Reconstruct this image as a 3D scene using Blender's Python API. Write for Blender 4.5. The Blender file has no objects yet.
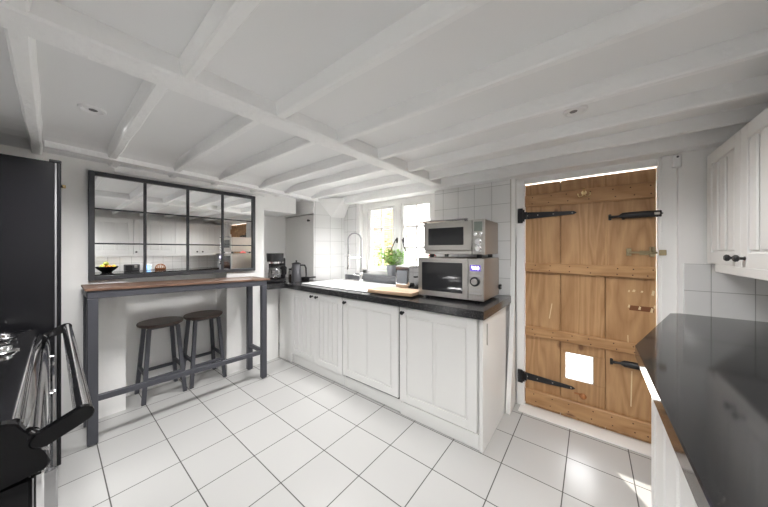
import bpy, bmesh, math, random
from mathutils import Vector, Matrix
random.seed(7)
SC = bpy.context.scene
COL = SC.collection
PI = math.pi

# ------------------------------------------------------------------ mesh builder
class MB:
    def __init__(self):
        self.bm = bmesh.new()
    def _xf(self, vs, M):
        if M is not None:
            bmesh.ops.transform(self.bm, matrix=M, verts=vs)
    def box(self, x0, x1, y0, y1, z0, z1, bev=0.0, M=None, seg=1):
        vs = [self.bm.verts.new(p) for p in ((x0,y0,z0),(x1,y0,z0),(x1,y1,z0),(x0,y1,z0),(x0,y0,z1),(x1,y0,z1),(x1,y1,z1),(x0,y1,z1))]
        fs = [self.bm.faces.new([vs[i] for i in f]) for f in ((3,2,1,0),(4,5,6,7),(0,1,5,4),(1,2,6,5),(2,3,7,6),(3,0,4,7))]
        self._xf(vs, M)
        if bev > 0:
            es = list({e for f in fs for e in f.edges})
            bmesh.ops.bevel(self.bm, geom=es, offset=bev, segments=seg, profile=0.5, affect='EDGES', clamp_overlap=True)
        return self
    def prism(self, pts, a0, a1, axis='z', bev=0.0, M=None, pts2=None):
        """polygon pts extruded along axis; axis x: pts=(y,z); y: pts=(x,z); z: pts=(x,y)"""
        def mk(p, a):
            return {'x': (a,p[0],p[1]), 'y': (p[0],a,p[1]), 'z': (p[0],p[1],a)}[axis]
        A = [self.bm.verts.new(mk(p, a0)) for p in pts]
        B = [self.bm.verts.new(mk(p, a1)) for p in (pts2 or pts)]
        fs = [self.bm.faces.new(A), self.bm.faces.new(B[::-1])]
        n = len(pts)
        for i in range(n):
            fs.append(self.bm.faces.new((A[i], B[i], B[(i+1)%n], A[(i+1)%n])))
        self._xf(A+B, M)
        if bev > 0:
            es = list({e for f in fs for e in f.edges})
            bmesh.ops.bevel(self.bm, geom=es, offset=bev, segments=1, profile=0.5, affect='EDGES', clamp_overlap=True)
        return self
    def tube(self, pts, r, n=10, cap=True, M=None):
        pts = [Vector(p) for p in pts]
        rs = r if isinstance(r, (list, tuple)) else [r]*len(pts)
        rings = []; up = None
        for i, p in enumerate(pts):
            if i == 0: t = pts[1]-p
            elif i == len(pts)-1: t = p-pts[i-1]
            else: t = (pts[i+1]-p).normalized()+(p-pts[i-1]).normalized()
            t.normalize()
            if up is None:
                up = Vector((0,0,1)) if abs(t.z) < .9 else Vector((1,0,0))
            a = t.cross(up)
            if a.length < 1e-4: a = t.cross(Vector((0,1,0)))
            a.normalize(); b = a.cross(t).normalized(); up = b
            rings.append([self.bm.verts.new(p + (a*math.cos(k*2*PI/n)+b*math.sin(k*2*PI/n))*rs[i]) for k in range(n)])
        for i in range(len(rings)-1):
            for k in range(n):
                self.bm.faces.new((rings[i][k], rings[i][(k+1)%n], rings[i+1][(k+1)%n], rings[i+1][k]))
        if cap:
            self.bm.faces.new(rings[0][::-1]); self.bm.faces.new(rings[-1])
        self._xf([v for q in rings for v in q], M)
        return self
    def cyl(self, p0, p1, r, n=24):
        return self.tube([p0, p1], r, n)
    def lathe(self, prof, n=28, loc=(0,0,0), M=None):
        """prof: list of (r,z) revolved about z"""
        rings = []; allv = []
        for r, z in prof:
            if r < 1e-5:
                v = self.bm.verts.new((loc[0], loc[1], loc[2]+z)); rings.append([v]); allv.append(v)
            else:
                q = [self.bm.verts.new((loc[0]+r*math.cos(k*2*PI/n), loc[1]+r*math.sin(k*2*PI/n), loc[2]+z)) for k in range(n)]
                rings.append(q); allv += q
        for a, b in zip(rings, rings[1:]):
            for k in range(n):
                if len(a) == 1 and len(b) == 1: continue
                if len(a) == 1: self.bm.faces.new((a[0], b[k], b[(k+1)%n]))
                elif len(b) == 1: self.bm.faces.new((a[k], b[0], a[(k+1)%n]))
                else: self.bm.faces.new((a[k], b[k], b[(k+1)%n], a[(k+1)%n]))
        self._xf(allv, M)
        return self
    def quad(self, *p):
        self.bm.faces.new([self.bm.verts.new(q) for q in p]); return self
    def build(self, name, mat, parent=None, smooth=False, origin=None):
        bm = self.bm
        bmesh.ops.recalc_face_normals(bm, faces=bm.faces)
        off = Vector(origin) if origin is not None else Vector((0,0,0))
        if parent is not None:
            p = parent
            while p is not None:
                off = off + Vector(p.location); p = p.parent
        bmesh.ops.translate(bm, verts=bm.verts, vec=-off)
        me = bpy.data.meshes.new(name)
        bm.to_mesh(me); bm.free()
        me.materials.append(mat)
        if smooth:
            for f in me.polygons: f.use_smooth = True
            try: me.set_sharp_from_angle(angle=math.radians(38))
            except Exception: pass
        o = bpy.data.objects.new(name, me); COL.objects.link(o)
        if parent is not None: o.parent = parent
        if origin is not None: o.location = origin if parent is None else Vector(origin)
        return o

def tag(o, label=None, cat=None, group=None, kind=None):
    if label: o['label'] = label
    if cat: o['category'] = cat
    if group: o['group'] = group
    if kind: o['kind'] = kind
    return o
def thing(name, loc, label, cat, group=None):
    o = bpy.data.objects.new(name, None); COL.objects.link(o); o.location = loc
    o.empty_display_size = .1
    return tag(o, label, cat, group)
def struct(o, label=None):
    o['kind'] = 'structure'
    if label: o['label'] = label
    return o
def copy_tree(o, parent=None):
    c = o.copy(); COL.objects.link(c); c.parent = parent
    for ch in list(o.children): copy_tree(ch, c)
    return c

# ------------------------------------------------------------------ materials
def nt(name):
    m = bpy.data.materials.new(name); m.use_nodes = True
    t = m.node_tree; t.nodes.clear()
    out = t.nodes.new('ShaderNodeOutputMaterial'); b = t.nodes.new('ShaderNodeBsdfPrincipled')
    t.links.new(b.outputs[0], out.inputs[0])
    return m, t, b
def srgb(r, g, b):
    f = lambda c: (c/255/12.92) if c/255 <= .04045 else ((c/255+.055)/1.055)**2.4
    return (f(r), f(g), f(b), 1)
def N(t, typ, **kw):
    n = t.nodes.new(typ)
    for k, v in kw.items(): setattr(n, k, v)
    return n
def math_(t, op, a, b=None, c=None):
    n = N(t, 'ShaderNodeMath', operation=op)
    for i, v in enumerate((a, b, c)):
        if v is None: continue
        if isinstance(v, (int, float)): n.inputs[i].default_value = v
        else: t.links.new(v, n.inputs[i])
    return n.outputs[0]
def plain(name, col, rough=.5, metal=0., bump=0., bscale=40., var=0., spec=.5, coat=0.):
    m, t, b = nt(name)
    b.inputs['Base Color'].default_value = col; b.inputs['Roughness'].default_value = rough
    b.inputs['Metallic'].default_value = metal; b.inputs['Specular IOR Level'].default_value = spec
    b.inputs['Coat Weight'].default_value = coat
    if bump or var:
        tc = N(t, 'ShaderNodeTexCoord'); no = N(t, 'ShaderNodeTexNoise')
        no.inputs['Scale'].default_value = bscale; no.inputs['Detail'].default_value = 4
        t.links.new(tc.outputs['Object'], no.inputs['Vector'])
        if bump:
            bp = N(t, 'ShaderNodeBump'); bp.inputs['Strength'].default_value = bump; bp.inputs['Distance'].default_value = .01
            t.links.new(no.outputs[0], bp.inputs['Height']); t.links.new(bp.outputs[0], b.inputs['Normal'])
        if var:
            mx = N(t, 'ShaderNodeMix', data_type='RGBA')
            mx.inputs[6].default_value = tuple(c*(1-var) for c in col[:3])+(1,); mx.inputs[7].default_value = tuple(min(1, c*(1+var)) for c in col[:3])+(1,)
            t.links.new(no.outputs[0], mx.inputs[0]); t.links.new(mx.outputs[2], b.inputs['Base Color'])
    return m
def tiles(name, col, grout, px, pz, axes, off=(0,0), gw=.003, rough=.25, var=.03, bump=.25):
    m, t, b = nt(name)
    g = N(t, 'ShaderNodeNewGeometry'); s = N(t, 'ShaderNodeSeparateXYZ')
    t.links.new(g.outputs['Position'], s.inputs[0])
    ds = []; cells = []
    for ax, p, o in zip(axes, (px, pz), off):
        q = math_(t, 'DIVIDE', math_(t, 'SUBTRACT', s.outputs[ax], o), p)
        fr = math_(t, 'FRACT', q); cells.append(math_(t, 'FLOOR', q))
        d = math_(t, 'MULTIPLY', math_(t, 'MINIMUM', fr, math_(t, 'SUBTRACT', 1.0, fr)), p)
        ds.append(d)
    d = math_(t, 'MINIMUM', ds[0], ds[1])
    mr = N(t, 'ShaderNodeMapRange'); mr.inputs[1].default_value = gw*.5; mr.inputs[2].default_value = gw*.5+.0012
    t.links.new(d, mr.inputs[0])
    cv = N(t, 'ShaderNodeCombineXYZ'); t.links.new(cells[0], cv.inputs[0]); t.links.new(cells[1], cv.inputs[1])
    wn = N(t, 'ShaderNodeTexWhiteNoise', noise_dimensions='3D'); t.links.new(cv.outputs[0], wn.inputs[0])
    v = N(t, 'ShaderNodeMix', data_type='RGBA'); v.inputs[6].default_value = tuple(c*(1-var) for c in col[:3])+(1,); v.inputs[7].default_value = tuple(min(1, c*(1+var)) for c in col[:3])+(1,)
    t.links.new(wn.outputs[0], v.inputs[0])
    mx = N(t, 'ShaderNodeMix', data_type='RGBA'); mx.inputs[6].default_value = grout
    t.links.new(mr.outputs[0], mx.inputs[0]); t.links.new(v.outputs[2], mx.inputs[7])
    t.links.new(mx.outputs[2], b.inputs['Base Color'])
    r = N(t, 'ShaderNodeMapRange'); r.inputs[3].default_value = .8; r.inputs[4].default_value = rough
    t.links.new(mr.outputs[0], r.inputs[0]); t.links.new(r.outputs[0], b.inputs['Roughness'])
    bp = N(t, 'ShaderNodeBump'); bp.inputs['Strength'].default_value = bump; bp.inputs['Distance'].default_value = .002
    t.links.new(mr.outputs[0], bp.inputs['Height']); t.links.new(bp.outputs[0], b.inputs['Normal'])
    return m
def wood(name, c1, c2, c3, axis='z', scale=1.0, rough=.5, knots=True, ring=9.0):
    m, t, b = nt(name)
    g = N(t, 'ShaderNodeNewGeometry')
    oi = N(t, 'ShaderNodeObjectInfo')
    mp = N(t, 'ShaderNodeMapping'); k = .12
    mp.inputs['Scale'].default_value = {'z': (1,1,k), 'x': (k,1,1), 'y': (1,k,1)}[axis]
    tc = N(t, 'ShaderNodeTexCoord'); t.links.new(tc.outputs['Object'], mp.inputs[0])
    n1 = N(t, 'ShaderNodeTexNoise'); n1.inputs['Scale'].default_value = 5*scale; n1.inputs['Detail'].default_value = 3; n1.inputs['Distortion'].default_value = .6
    t.links.new(mp.outputs[0], n1.inputs['Vector'])
    # cathedral rings: contour lines of a stretched noise
    rings = math_(t, 'FRACT', math_(t, 'MULTIPLY', n1.outputs[0], ring))
    tri = math_(t, 'ABSOLUTE', math_(t, 'SUBTRACT', math_(t, 'MULTIPLY', rings, 2), 1))
    n2 = N(t, 'ShaderNodeTexNoise'); n2.inputs['Scale'].default_value = 90*scale; n2.inputs['Detail'].default_value = 2
    t.links.new(mp.outputs[0], n2.inputs['Vector'])
    f = math_(t, 'ADD', math_(t, 'MULTIPLY', tri, .55), math_(t, 'MULTIPLY', n2.outputs[0], .45))
    r = N(t, 'ShaderNodeValToRGB'); r.color_ramp.elements[0].color = c1; r.color_ramp.elements[1].color = c2
    r.color_ramp.elements[0].position = .15; r.color_ramp.elements[1].position = .85
    t.links.new(f, r.inputs[0]); colr = r.outputs[0]
    if knots:
        vo = N(t, 'ShaderNodeTexVoronoi'); vo.inputs['Scale'].default_value = 6.0*scale
        mp2 = N(t, 'ShaderNodeMapping'); mp2.inputs['Scale'].default_value = {'z': (1,1,.55), 'x': (.55,1,1), 'y': (1,.55,1)}[axis]
        t.links.new(tc.outputs['Object'], mp2.inputs[0]); t.links.new(mp2.outputs[0], vo.inputs['Vector'])
        kr = N(t, 'ShaderNodeMapRange'); kr.inputs[1].default_value = .06; kr.inputs[2].default_value = .13; kr.inputs[3].default_value = 1; kr.inputs[4].default_value = 0
        t.links.new(vo.outputs['Distance'], kr.inputs[0])
        sx = N(t, 'ShaderNodeSeparateColor'); t.links.new(vo.outputs['Color'], sx.inputs[0])
        sel = math_(t, 'GREATER_THAN', sx.outputs[0], .6)
        mx = N(t, 'ShaderNodeMix', data_type='RGBA'); mx.inputs[7].default_value = c3
        t.links.new(math_(t, 'MULTIPLY', kr.outputs[0], math_(t, 'MULTIPLY', sel, .8)), mx.inputs[0]); t.links.new(colr, mx.inputs[6]); colr = mx.outputs[2]
    t.links.new(colr, b.inputs['Base Color']); b.inputs['Roughness'].default_value = rough
    bp = N(t, 'ShaderNodeBump'); bp.inputs['Strength'].default_value = .15; bp.inputs['Distance'].default_value = .003
    t.links.new(f, bp.inputs['Height']); t.links.new(bp.outputs[0], b.inputs['Normal'])
    return m
def speckle(name, base, fleck, rough, scale=220., amt=.62, spec=.5):
    m, t, b = nt(name)
    tc = N(t, 'ShaderNodeTexCoord'); no = N(t, 'ShaderNodeTexNoise'); no.inputs['Scale'].default_value = scale; no.inputs['Detail'].default_value = 3
    t.links.new(tc.outputs['Object'], no.inputs['Vector'])
    r = N(t, 'ShaderNodeValToRGB'); r.color_ramp.elements[0].color = base; r.color_ramp.elements[0].position = amt-.07
    r.color_ramp.elements[1].color = fleck; r.color_ramp.elements[1].position = amt+.1
    t.links.new(no.outputs[0], r.inputs[0]); t.links.new(r.outputs[0], b.inputs['Base Color'])
    b.inputs['Roughness'].default_value = rough; b.inputs['Specular IOR Level'].default_value = spec
    return m
def brushed(name, col, rough=.28):
    m, t, b = nt(name)
    b.inputs['Base Color'].default_value = col; b.inputs['Metallic'].default_value = 1; b.inputs['Roughness'].default_value = rough
    tc = N(t, 'ShaderNodeTexCoord'); mp = N(t, 'ShaderNodeMapping'); mp.inputs['Scale'].default_value = (3, 3, 260)
    no = N(t, 'ShaderNodeTexNoise'); no.inputs['Scale'].default_value = 3
    t.links.new(tc.outputs['Object'], mp.inputs[0]); t.links.new(mp.outputs[0], no.inputs['Vector'])
    bp = N(t, 'ShaderNodeBump'); bp.inputs['Strength'].default_value = .05; bp.inputs['Distance'].default_value = .001
    t.links.new(no.outputs[0], bp.inputs['Height']); t.links.new(bp.outputs[0], b.inputs['Normal'])
    return m
def glass(name, tint=(1,1,1,1), refl=.08):
    m = bpy.data.materials.new(name); m.use_nodes = True; t = m.node_tree; t.nodes.clear()
    out = N(t, 'ShaderNodeOutputMaterial'); tr = N(t, 'ShaderNodeBsdfTransparent'); gl = N(t, 'ShaderNodeBsdfGlossy'); mx = N(t, 'ShaderNodeMixShader')
    tr.inputs[0].default_value = tint; gl.inputs['Roughness'].default_value = .02
    fr = N(t, 'ShaderNodeLayerWeight'); fr.inputs[0].default_value = .25
    t.links.new(math_(t, 'MULTIPLY_ADD', fr.outputs['Fresnel'], .5, refl*.3), mx.inputs[0])
    t.links.new(tr.outputs[0], mx.inputs[1]); t.links.new(gl.outputs[0], mx.inputs[2]); t.links.new(mx.outputs[0], out.inputs[0])
    return m
def emit(name, col, st):
    m = bpy.data.materials.new(name); m.use_nodes = True; t = m.node_tree; t.nodes.clear()
    out = N(t, 'ShaderNodeOutputMaterial'); e = N(t, 'ShaderNodeEmission'); e.inputs[0].default_value = col; e.inputs[1].default_value = st
    t.links.new(e.outputs[0], out.inputs[0]); return m

M = {}
M['plaster'] = plain('plaster', (.90,.895,.885,1), .65, bump=.25, bscale=9, var=.01)
M['ceil'] = plain('ceiling_paint', (.875,.877,.88,1), .75, bump=.12, bscale=6)
M['beam'] = plain('beam_paint', (.93,.93,.93,1), .9, bump=.7, bscale=28, spec=.2)
M['trim'] = plain('trim_paint', (.89,.885,.87,1), .45, bump=.08, bscale=14)
M['floor'] = tiles('floor_tile', (.50,.498,.49,1), (.085,.08,.075,1), .305, .2976, (0,1), (-1.032,1.672), gw=.0042, rough=.28, var=.025)
M['tile_y'] = tiles('wall_tile_back', (.80,.80,.795,1), (.42,.42,.41,1), .152, .158, (0,2), (-.5242,1.04), gw=.0025, rough=.15, var=.012)
M['tile_d'] = tiles('wall_tile_side', (.80,.80,.795,1), (.46,.46,.45,1), .152, .166, (1,2), (2.21,1.06), gw=.0025, rough=.15, var=.012)
M['tile_r'] = tiles('wall_tile_right', (.80,.80,.795,1), (.35,.35,.34,1), .152, .158, (1,2), (0,1.04), gw=.0025, rough=.15, var=.012)
M['cab'] = plain('cabinet_white', (.84,.838,.825,1), .35)
M['cabin'] = plain('cabinet_carcass', (.72,.715,.70,1), .5)
M['pine'] = wood('pine', srgb(196,156,112), srgb(165,123,82), srgb(110,68,38), 'z', 1.0, .45)
M['pinex'] = wood('pine_ledge', srgb(194,153,108), srgb(165,122,80), srgb(105,62,34), 'x', 1.0, .45)
M['oak'] = wood('table_wood', srgb(128,98,80), srgb(84,60,48), srgb(50,34,28), 'y', 1.6, .45)
M['seat'] = wood('stool_wood', srgb(98,80,72), srgb(62,49,44), srgb(40,30,27), 'y', 1.8, .4)
M['board'] = wood('board_wood', srgb(222,190,160), srgb(196,160,128), srgb(150,110,80), 'x', 1.5, .5, knots=False)
M['steel_dark'] = plain('dark_steel', srgb(78,79,86), .42, metal=.25)
M['frame_dark'] = plain('mirror_frame_paint', srgb(70,71,75), .45, metal=.2)
M['mirror'] = plain('mirror_silver', (.93,.935,.94,1), .0, metal=1.)
M['black'] = plain('black_gloss', (.004,.004,.005,1), .1, spec=.25)
M['fridge'] = plain('fridge_black', (.010,.010,.012,1), .22, spec=.3)
M['iron'] = plain('black_iron', (.012,.012,.014,1), .38, bump=.2, bscale=60)
M['plastic'] = plain('black_plastic', (.02,.02,.022,1), .35)
M['rubber'] = plain('rubber', (.3,.3,.31,1), .6)
M['chrome'] = plain('chrome', (.83,.83,.84,1), .08, metal=1.)
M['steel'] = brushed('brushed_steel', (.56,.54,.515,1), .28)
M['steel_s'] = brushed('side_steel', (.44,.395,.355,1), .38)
M['dglass'] = plain('dark_glass', (.02,.021,.024,1), .05)
M['granite'] = speckle('granite', (.018,.018,.019,1), (.035,.035,.035,1), .09, 260, .60)
M['granite2'] = speckle('worktop_granite', (.02,.02,.022,1), (.12,.12,.12,1), .16, 170, .6)
M['upstand'] = speckle('granite_sink_sheen', (.15,.155,.165,1), (.28,.28,.29,1), .12, 170, .6)  # paler than the worktop: the sink's reflection is put into the colour
M['edge'] = plain('dark_chrome', (.42,.42,.43,1), .15, metal=1.)
M['ceramic'] = plain('white_ceramic', (.86,.86,.86,1), .12)
M['white'] = plain('white_plastic', (.85,.85,.85,1), .3)
M['brass'] = plain('brass', (.80,.62,.34,1), .25, metal=1.)
M['nickel'] = plain('old_brass', (.42,.35,.22,1), .3, metal=1.)
M['glass'] = glass('window_glass')
M['jug'] = glass('jug_glass', (.88,.88,.89,1), .6)
M['pot'] = plain('grey_pot', srgb(140,142,148), .6)
M['leaf'] = plain('herb_leaf', (.22,.42,.06,1), .5, var=.3, bscale=25)
M['stem'] = plain('herb_stem', (.18,.33,.08,1), .6)
M['soil'] = plain('soil', (.05,.035,.025,1), .9)
M['pink'] = plain('pink_cloth', srgb(240,120,120), .8, bump=.5, bscale=50)
M['filler'] = plain('pale_filler', srgb(226,205,165), .7)
M['scar'] = plain('wood_scar', srgb(118,72,40), .7)
M['lcd'] = plain('lcd_grey', srgb(120,128,122), .3)
M['screen'] = emit('clock_screen', (.10,.07,.30,1), .5)
M['digit'] = emit('clock_digit', (.75,.65,1,1), 2.2)
M['blue'] = emit('tablet_screen', (.25,.50,.95,1), .7)
M['gasket'] = plain('gasket', (.22,.22,.23,1), .6)
M['brick'] = None
M['render'] = plain('outside_render', (.85,.84,.82,1), .8)
M['paving'] = plain('outside_paving', (.62,.60,.56,1), .8, bump=.2, bscale=8)
M['bush'] = plain('bush_leaf', (.09,.13,.03,1), .6, var=.4, bscale=14)
M['autumn'] = plain('autumn_leaf', (.26,.12,.03,1), .6, var=.4, bscale=14)
M['orange'] = plain('orange_skin', (.85,.33,.03,1), .45, bump=.1, bscale=150)
M['apple'] = plain('green_apple_skin', (.45,.52,.08,1), .35)
M['lemon'] = plain('lemon_skin', (.85,.66,.06,1), .4, bump=.1, bscale=120)
M['wicker'] = plain('wicker', srgb(150,95,55), .7, bump=.4, bscale=80)
def brickmat():
    m, t, b = nt('garden_brick')
    tc = N(t, 'ShaderNodeTexCoord'); mp = N(t, 'ShaderNodeMapping'); mp.inputs['Rotation'].default_value = (PI/2, 0, 0)
    br = N(t, 'ShaderNodeTexBrick'); br.inputs['Scale'].default_value = 4.5
    br.inputs['Color1'].default_value = srgb(122,84,60); br.inputs['Color2'].default_value = srgb(145,106,78); br.inputs['Mortar'].default_value = srgb(165,150,130)
    t.links.new(tc.outputs['Object'], mp.inputs[0]); t.links.new(mp.outputs[0], br.inputs['Vector']); t.links.new(br.outputs[0], b.inputs['Base Color'])
    b.inputs['Roughness'].default_value = .85
    return m
M['brick'] = brickmat()

# ------------------------------------------------------------------ room constants
XL, XN, XR, XK = -2.926, -3.20, .85, -3.39          # mirror wall face, recess back, right wall face
YW = 2.38                                # window / door wall face
HC = 1.28                                # camera height
beam_z = lambda y: 1.915 - .0105*y       # underside of the big beam
ceil_z = lambda y: beam_z(y) + .070

# floor, with a worn white threshold at the door
struct(MB().box(-3.6, 1.1, -3.2, 2.44, -.12, 0).build('floor', M['floor']), 'white square ceramic floor tiles with dark grout')

# ---- ceiling: sloping slab with cove towards the mirror wall
m = MB()
def slab(x0, x1, y0, y1, za0, za1, zb0, zb1, th=.14):
    # za*: at x0 (y0,y1), zb*: at x1
    lo = [(x0,y0,za0),(x1,y0,zb0),(x1,y1,zb1),(x0,y1,za1)]
    v = [m.bm.verts.new(p) for p in lo]; w = [m.bm.verts.new((p[0],p[1],2.2)) for p in lo]
    m.bm.faces.new(v); m.bm.faces.new(w[::-1])
    for i in range(4): m.bm.faces.new((v[i], w[i], w[(i+1)%4], v[(i+1)%4]))
y0, y1 = -3.2, 2.46
cz0, cz1 = ceil_z(y0), ceil_z(y1)
slab(-2.42, 1.05, y0, y1, cz0, cz1, cz0, cz1)
xs = [-2.42, -2.50, -2.57, -2.63]; dz = [0, -.008, -.022, -.040]
for i in range(3):
    slab(xs[i+1], xs[i], y0, y1, cz0+dz[i+1], cz1+dz[i+1], cz0+dz[i], cz1+dz[i])
slab(-3.6, -2.63, y0, y1, cz0-.040, cz1-.040, cz0-.040, cz1-.040)
CEIL = struct(m.build('ceiling', M['ceil']), 'low white plaster ceiling between painted beams')

# main beam
m = MB()
ya, yb = -3.0, YW
def beamsec(y):
    f = (y+.04)/(2.42)
    xl = -1.326 + .118*f; xr = -1.196 + .092*f
    return xl, xr
rows = []
yy = [ya] + [ -.7 + i*.22 for i in range(15)]
yy = [y for y in yy if y < yb-.05] + [yb]
random.seed(3)
for y in yy:
    xl, xr = beamsec(max(y, -.9)); b = beam_z(y); j = lambda s=.003: random.uniform(-s, s)
    rows.append([m.bm.verts.new(p) for p in ((xl+j(), y, b+.09), (xl+j(), y, b+.008), (xl+.008, y, b+j(.0015)), (xr-.008, y, b+j(.0015)), (xr+j(), y, b+.008), (xr+j(), y, b+.09))])
for a, b in zip(rows, rows[1:]):
    for k in range(6): m.bm.faces.new((a[k], a[(k+1)%6], b[(k+1)%6], b[k]))
m.bm.faces.new(rows[0]); m.bm.faces.new(rows[-1][::-1])
tag(m.build('main_beam', M['beam'], CEIL), 'thick white painted beam running towards the tiled wall')

def joist(x0, x1, y, w=.045, dz=.006, y2=None, drop=0.0):
    m = MB(); n = 9; rows = []
    y2 = y if y2 is None else y2
    for i in range(n+1):
        f = i/n; x = x0+(x1-x0)*f; yc = y+(y2-y)*f; b = beam_z(yc)+dz-drop
        j = lambda s: random.uniform(-s, s)
        a0 = yc+j(.003); a1 = yc+w+j(.003)
        rows.append([m.bm.verts.new(p) for p in ((x, a0-.016, b+.10), (x, a0, b+.006), (x, a0+.006, b+j(.0015)), (x, a1-.006, b+j(.0015)), (x, a1, b+.006), (x, a1+.012, b+.10))])
    for a, b in zip(rows, rows[1:]):
        for k in range(6): m.bm.faces.new((a[k], a[(k+1)%6], b[(k+1)%6], b[k]))
    m.bm.faces.new(rows[0]); m.bm.faces.new(rows[-1][::-1])
    m.build('joist', M['beam'], CEIL)
for y in (-.43, -.075, .297, .663, 1.030, 1.387, 1.740, 2.06):
    joist(-1.23, .86, y, w=.038)
for y in (-.42, -.085, .243, .608, .935, 1.306, 1.595, 1.945):
    joist(-2.93 if y < 0 else -2.66, -1.26, y)
    if y > 0: joist(-2.93, -2.68, y+.03, w=.05, dz=.012)
for y in (-.8, -1.2, -1.6, -2.0, -2.4):
    joist(-1.23, .86, y)
# wall plate batten by the mirror wall, and lintels on the window wall
m = MB()
v = []
for y, x in ((-.028, -2.615), (2.38, -2.70)):
    b = beam_z(y)-.004
    v.append([m.bm.verts.new(p) for p in ((x, y, b+.06), (x, y, b), (x-.075, y, b), (x-.075, y, b+.06))])
for k in range(4): m.bm.faces.new((v[0][k], v[0][(k+1)%4], v[1][(k+1)%4], v[1][k]))
m.bm.faces.new(v[0]); m.bm.faces.new(v[1][::-1])
m.build('wall_plate', M['beam'], CEIL)
MB().box(-1.22, .86, 2.27, 2.46, 1.868, 2.05, .006).build('wall_plate', M['beam'], CEIL)
MB().box(-2.62, -1.20, 2.30, 2.46, 1.865, 2.05, .006).build('wall_plate', M['beam'], CEIL)

# ---- walls
# left wall with alcove behind the stools and the worktop nook
m = MB()
m.box(XN-.06, XL, -.75, .367, 0, 2.05)
m.box(XK-.06, XL, 1.11, 1.50, 0, 2.05)
m.box(XN-.06, XL, .367, 1.11, 1.30, 2.05)
m.box(XN-.12, XN, .30, 1.20, 0, 2.05)
m.box(XK-.12, XK, 1.45, 2.6, 0, 2.05)
m.box(XK-.06, XL, 1.50, 1.675, 0, .842)                # below the worktop return
m.box(XK-.06, XL, 1.50, 1.912, 1.735, 2.05)           # boxed soffit over the nook
WL = struct(m.build('wall_left', M['plaster']), 'white plastered wall behind the mirror and bar table')
MB().box(XL-.005, XL+.018, .30, 1.50, beam_z(.9)-.021, beam_z(.9)-.004, .003).build('cable_trunking', M['white'], WL)
MB().tube([(XL+.01, .05, 1.725), (XL+.06, .05, 1.725)], .006, 8).lathe([(0,0),(.012,0),(.012,.02),(0,.02)], 10, (XL+.012,.05,1.715)).build('brass_hook', M['brass'], WL, True)

# diagonal tiled side wall beside the corner cupboard (wall_side), plus window wall
m = MB()
m.prism([(-2.74,2.045),(-2.62,2.21),(-2.56,2.404),(-2.60,2.404),(-2.65,2.22),(-2.755,2.075),(-2.745,2.062)], .90, 1.93, 'z')
WS = struct(m.build('wall_side', M['tile_d']), 'white tiled corner wall beside the sink')
# sloping plaster haunch at the top of that corner
MB().prism([(-2.70,2.10),(-2.46,2.28),(-2.44,2.42),(-2.64,2.42)], 1.90, 1.94, 'z').prism([(-2.61,2.215),(-2.56,2.40),(-2.60,2.42),(-2.66,2.30)], 1.70, 1.92, 'z', pts2=[(-2.70,2.06),(-2.45,2.27),(-2.43,2.42),(-2.72,2.42)]).build('plaster_haunch', M['plaster'], WS)

WX0, WX1, WZ0, WZ1 = -2.34, -1.225, .985, 1.865
m = MB()
m.box(-2.60, WX0, 2.405, 2.62, .90, 2.05)
m.box(WX0, WX1, 2.40, 2.62, .0, WZ0)
m.box(WX0, WX1, 2.47, 2.62, WZ1, 2.05)
m.box(WX1, -.5242, YW, 2.62, 0, 2.05)
m.box(-.5242, -.49, YW-.004, 2.62, 0, 2.05)
m.box(-.49, .352, 2.43, 2.62, 1.835, 2.05)
m.box(.352, .435, 2.385, 2.62, 0, 2.05)
m.box(.415, 1.0, 2.345, 2.62, 0, 2.05)
m.box(-3.5, -2.56, 2.405, 2.62, 0, 2.05)
WB = struct(m.build('wall_back', M['plaster']), 'white wall with the casement window and pine door')
# bulging plaster foot beside the door
m = MB()
prof = [(2.20,0),(2.205,.10),(2.26,.30),(2.32,.62),(2.355,.95),(2.378,1.35),(2.378,1.4),(2.45,1.4),(2.45,0)]
m.prism(prof, -.525, -.490, 'x', .004)
m.build('plaster_foot', M['plaster'], WB)
# tile fields
m = MB(); m.box(WX1, -.5242, YW-.012, YW+.01, .90, 1.872); m.build('tile_field', M['tile_y'], WB)
m = MB(); m.box(-2.60, WX0, 2.397, 2.41, .90, 1.872); m.build('tile_field', M['tile_y'], WB)
m = MB(); m.box(.436, .85, 2.333, 2.35, .88, 1.198); m.build('tile_field', M['tile_y'], WB)
m = MB(); m.box(-.5262, -.5222, YW-.014, YW, .90, 1.87); m.build('tile_edge_strip', plain('edge_strip', (.5,.46,.42,1), .5), WB)
# granite upstand and sill
MB().box(-2.52, -.53, 2.372, 2.402, .9005, .962, .003).build('upstand', M['upstand'], WB)
MB().box(WX0+.005, WX1-.005, 2.368, 2.50, .958, .986, .003).build('window_sill', M['upstand'], WB)

WR = struct(MB().box(XR, XR+.2, -3.2, 2.5, 0, 2.05).build('wall_right', M['plaster']), 'white wall behind the right hand units')
MB().box(XR-.01, XR+.01, -1.2, 2.34, .88, 1.21).build('tile_field', M['tile_r'], WR)
WF = struct(MB().box(-3.4, -.85, -.95, -.75, 0, 2.05).box(-1.05, -.85, -3.2, -.75, 0, 2.05)
    .box(-1.05, -.50, -3.2, -3.0, 0, 2.05).box(.50, 1.05, -3.2, -3.0, 0, 2.05).box(-.5, .5, -3.2, -3.0, 1.50, 2.05).box(-.5, .5, -3.2, -3.0, 0, .95)
    .build('wall_front', M['plaster']), 'white wall behind the cooker')

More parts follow.
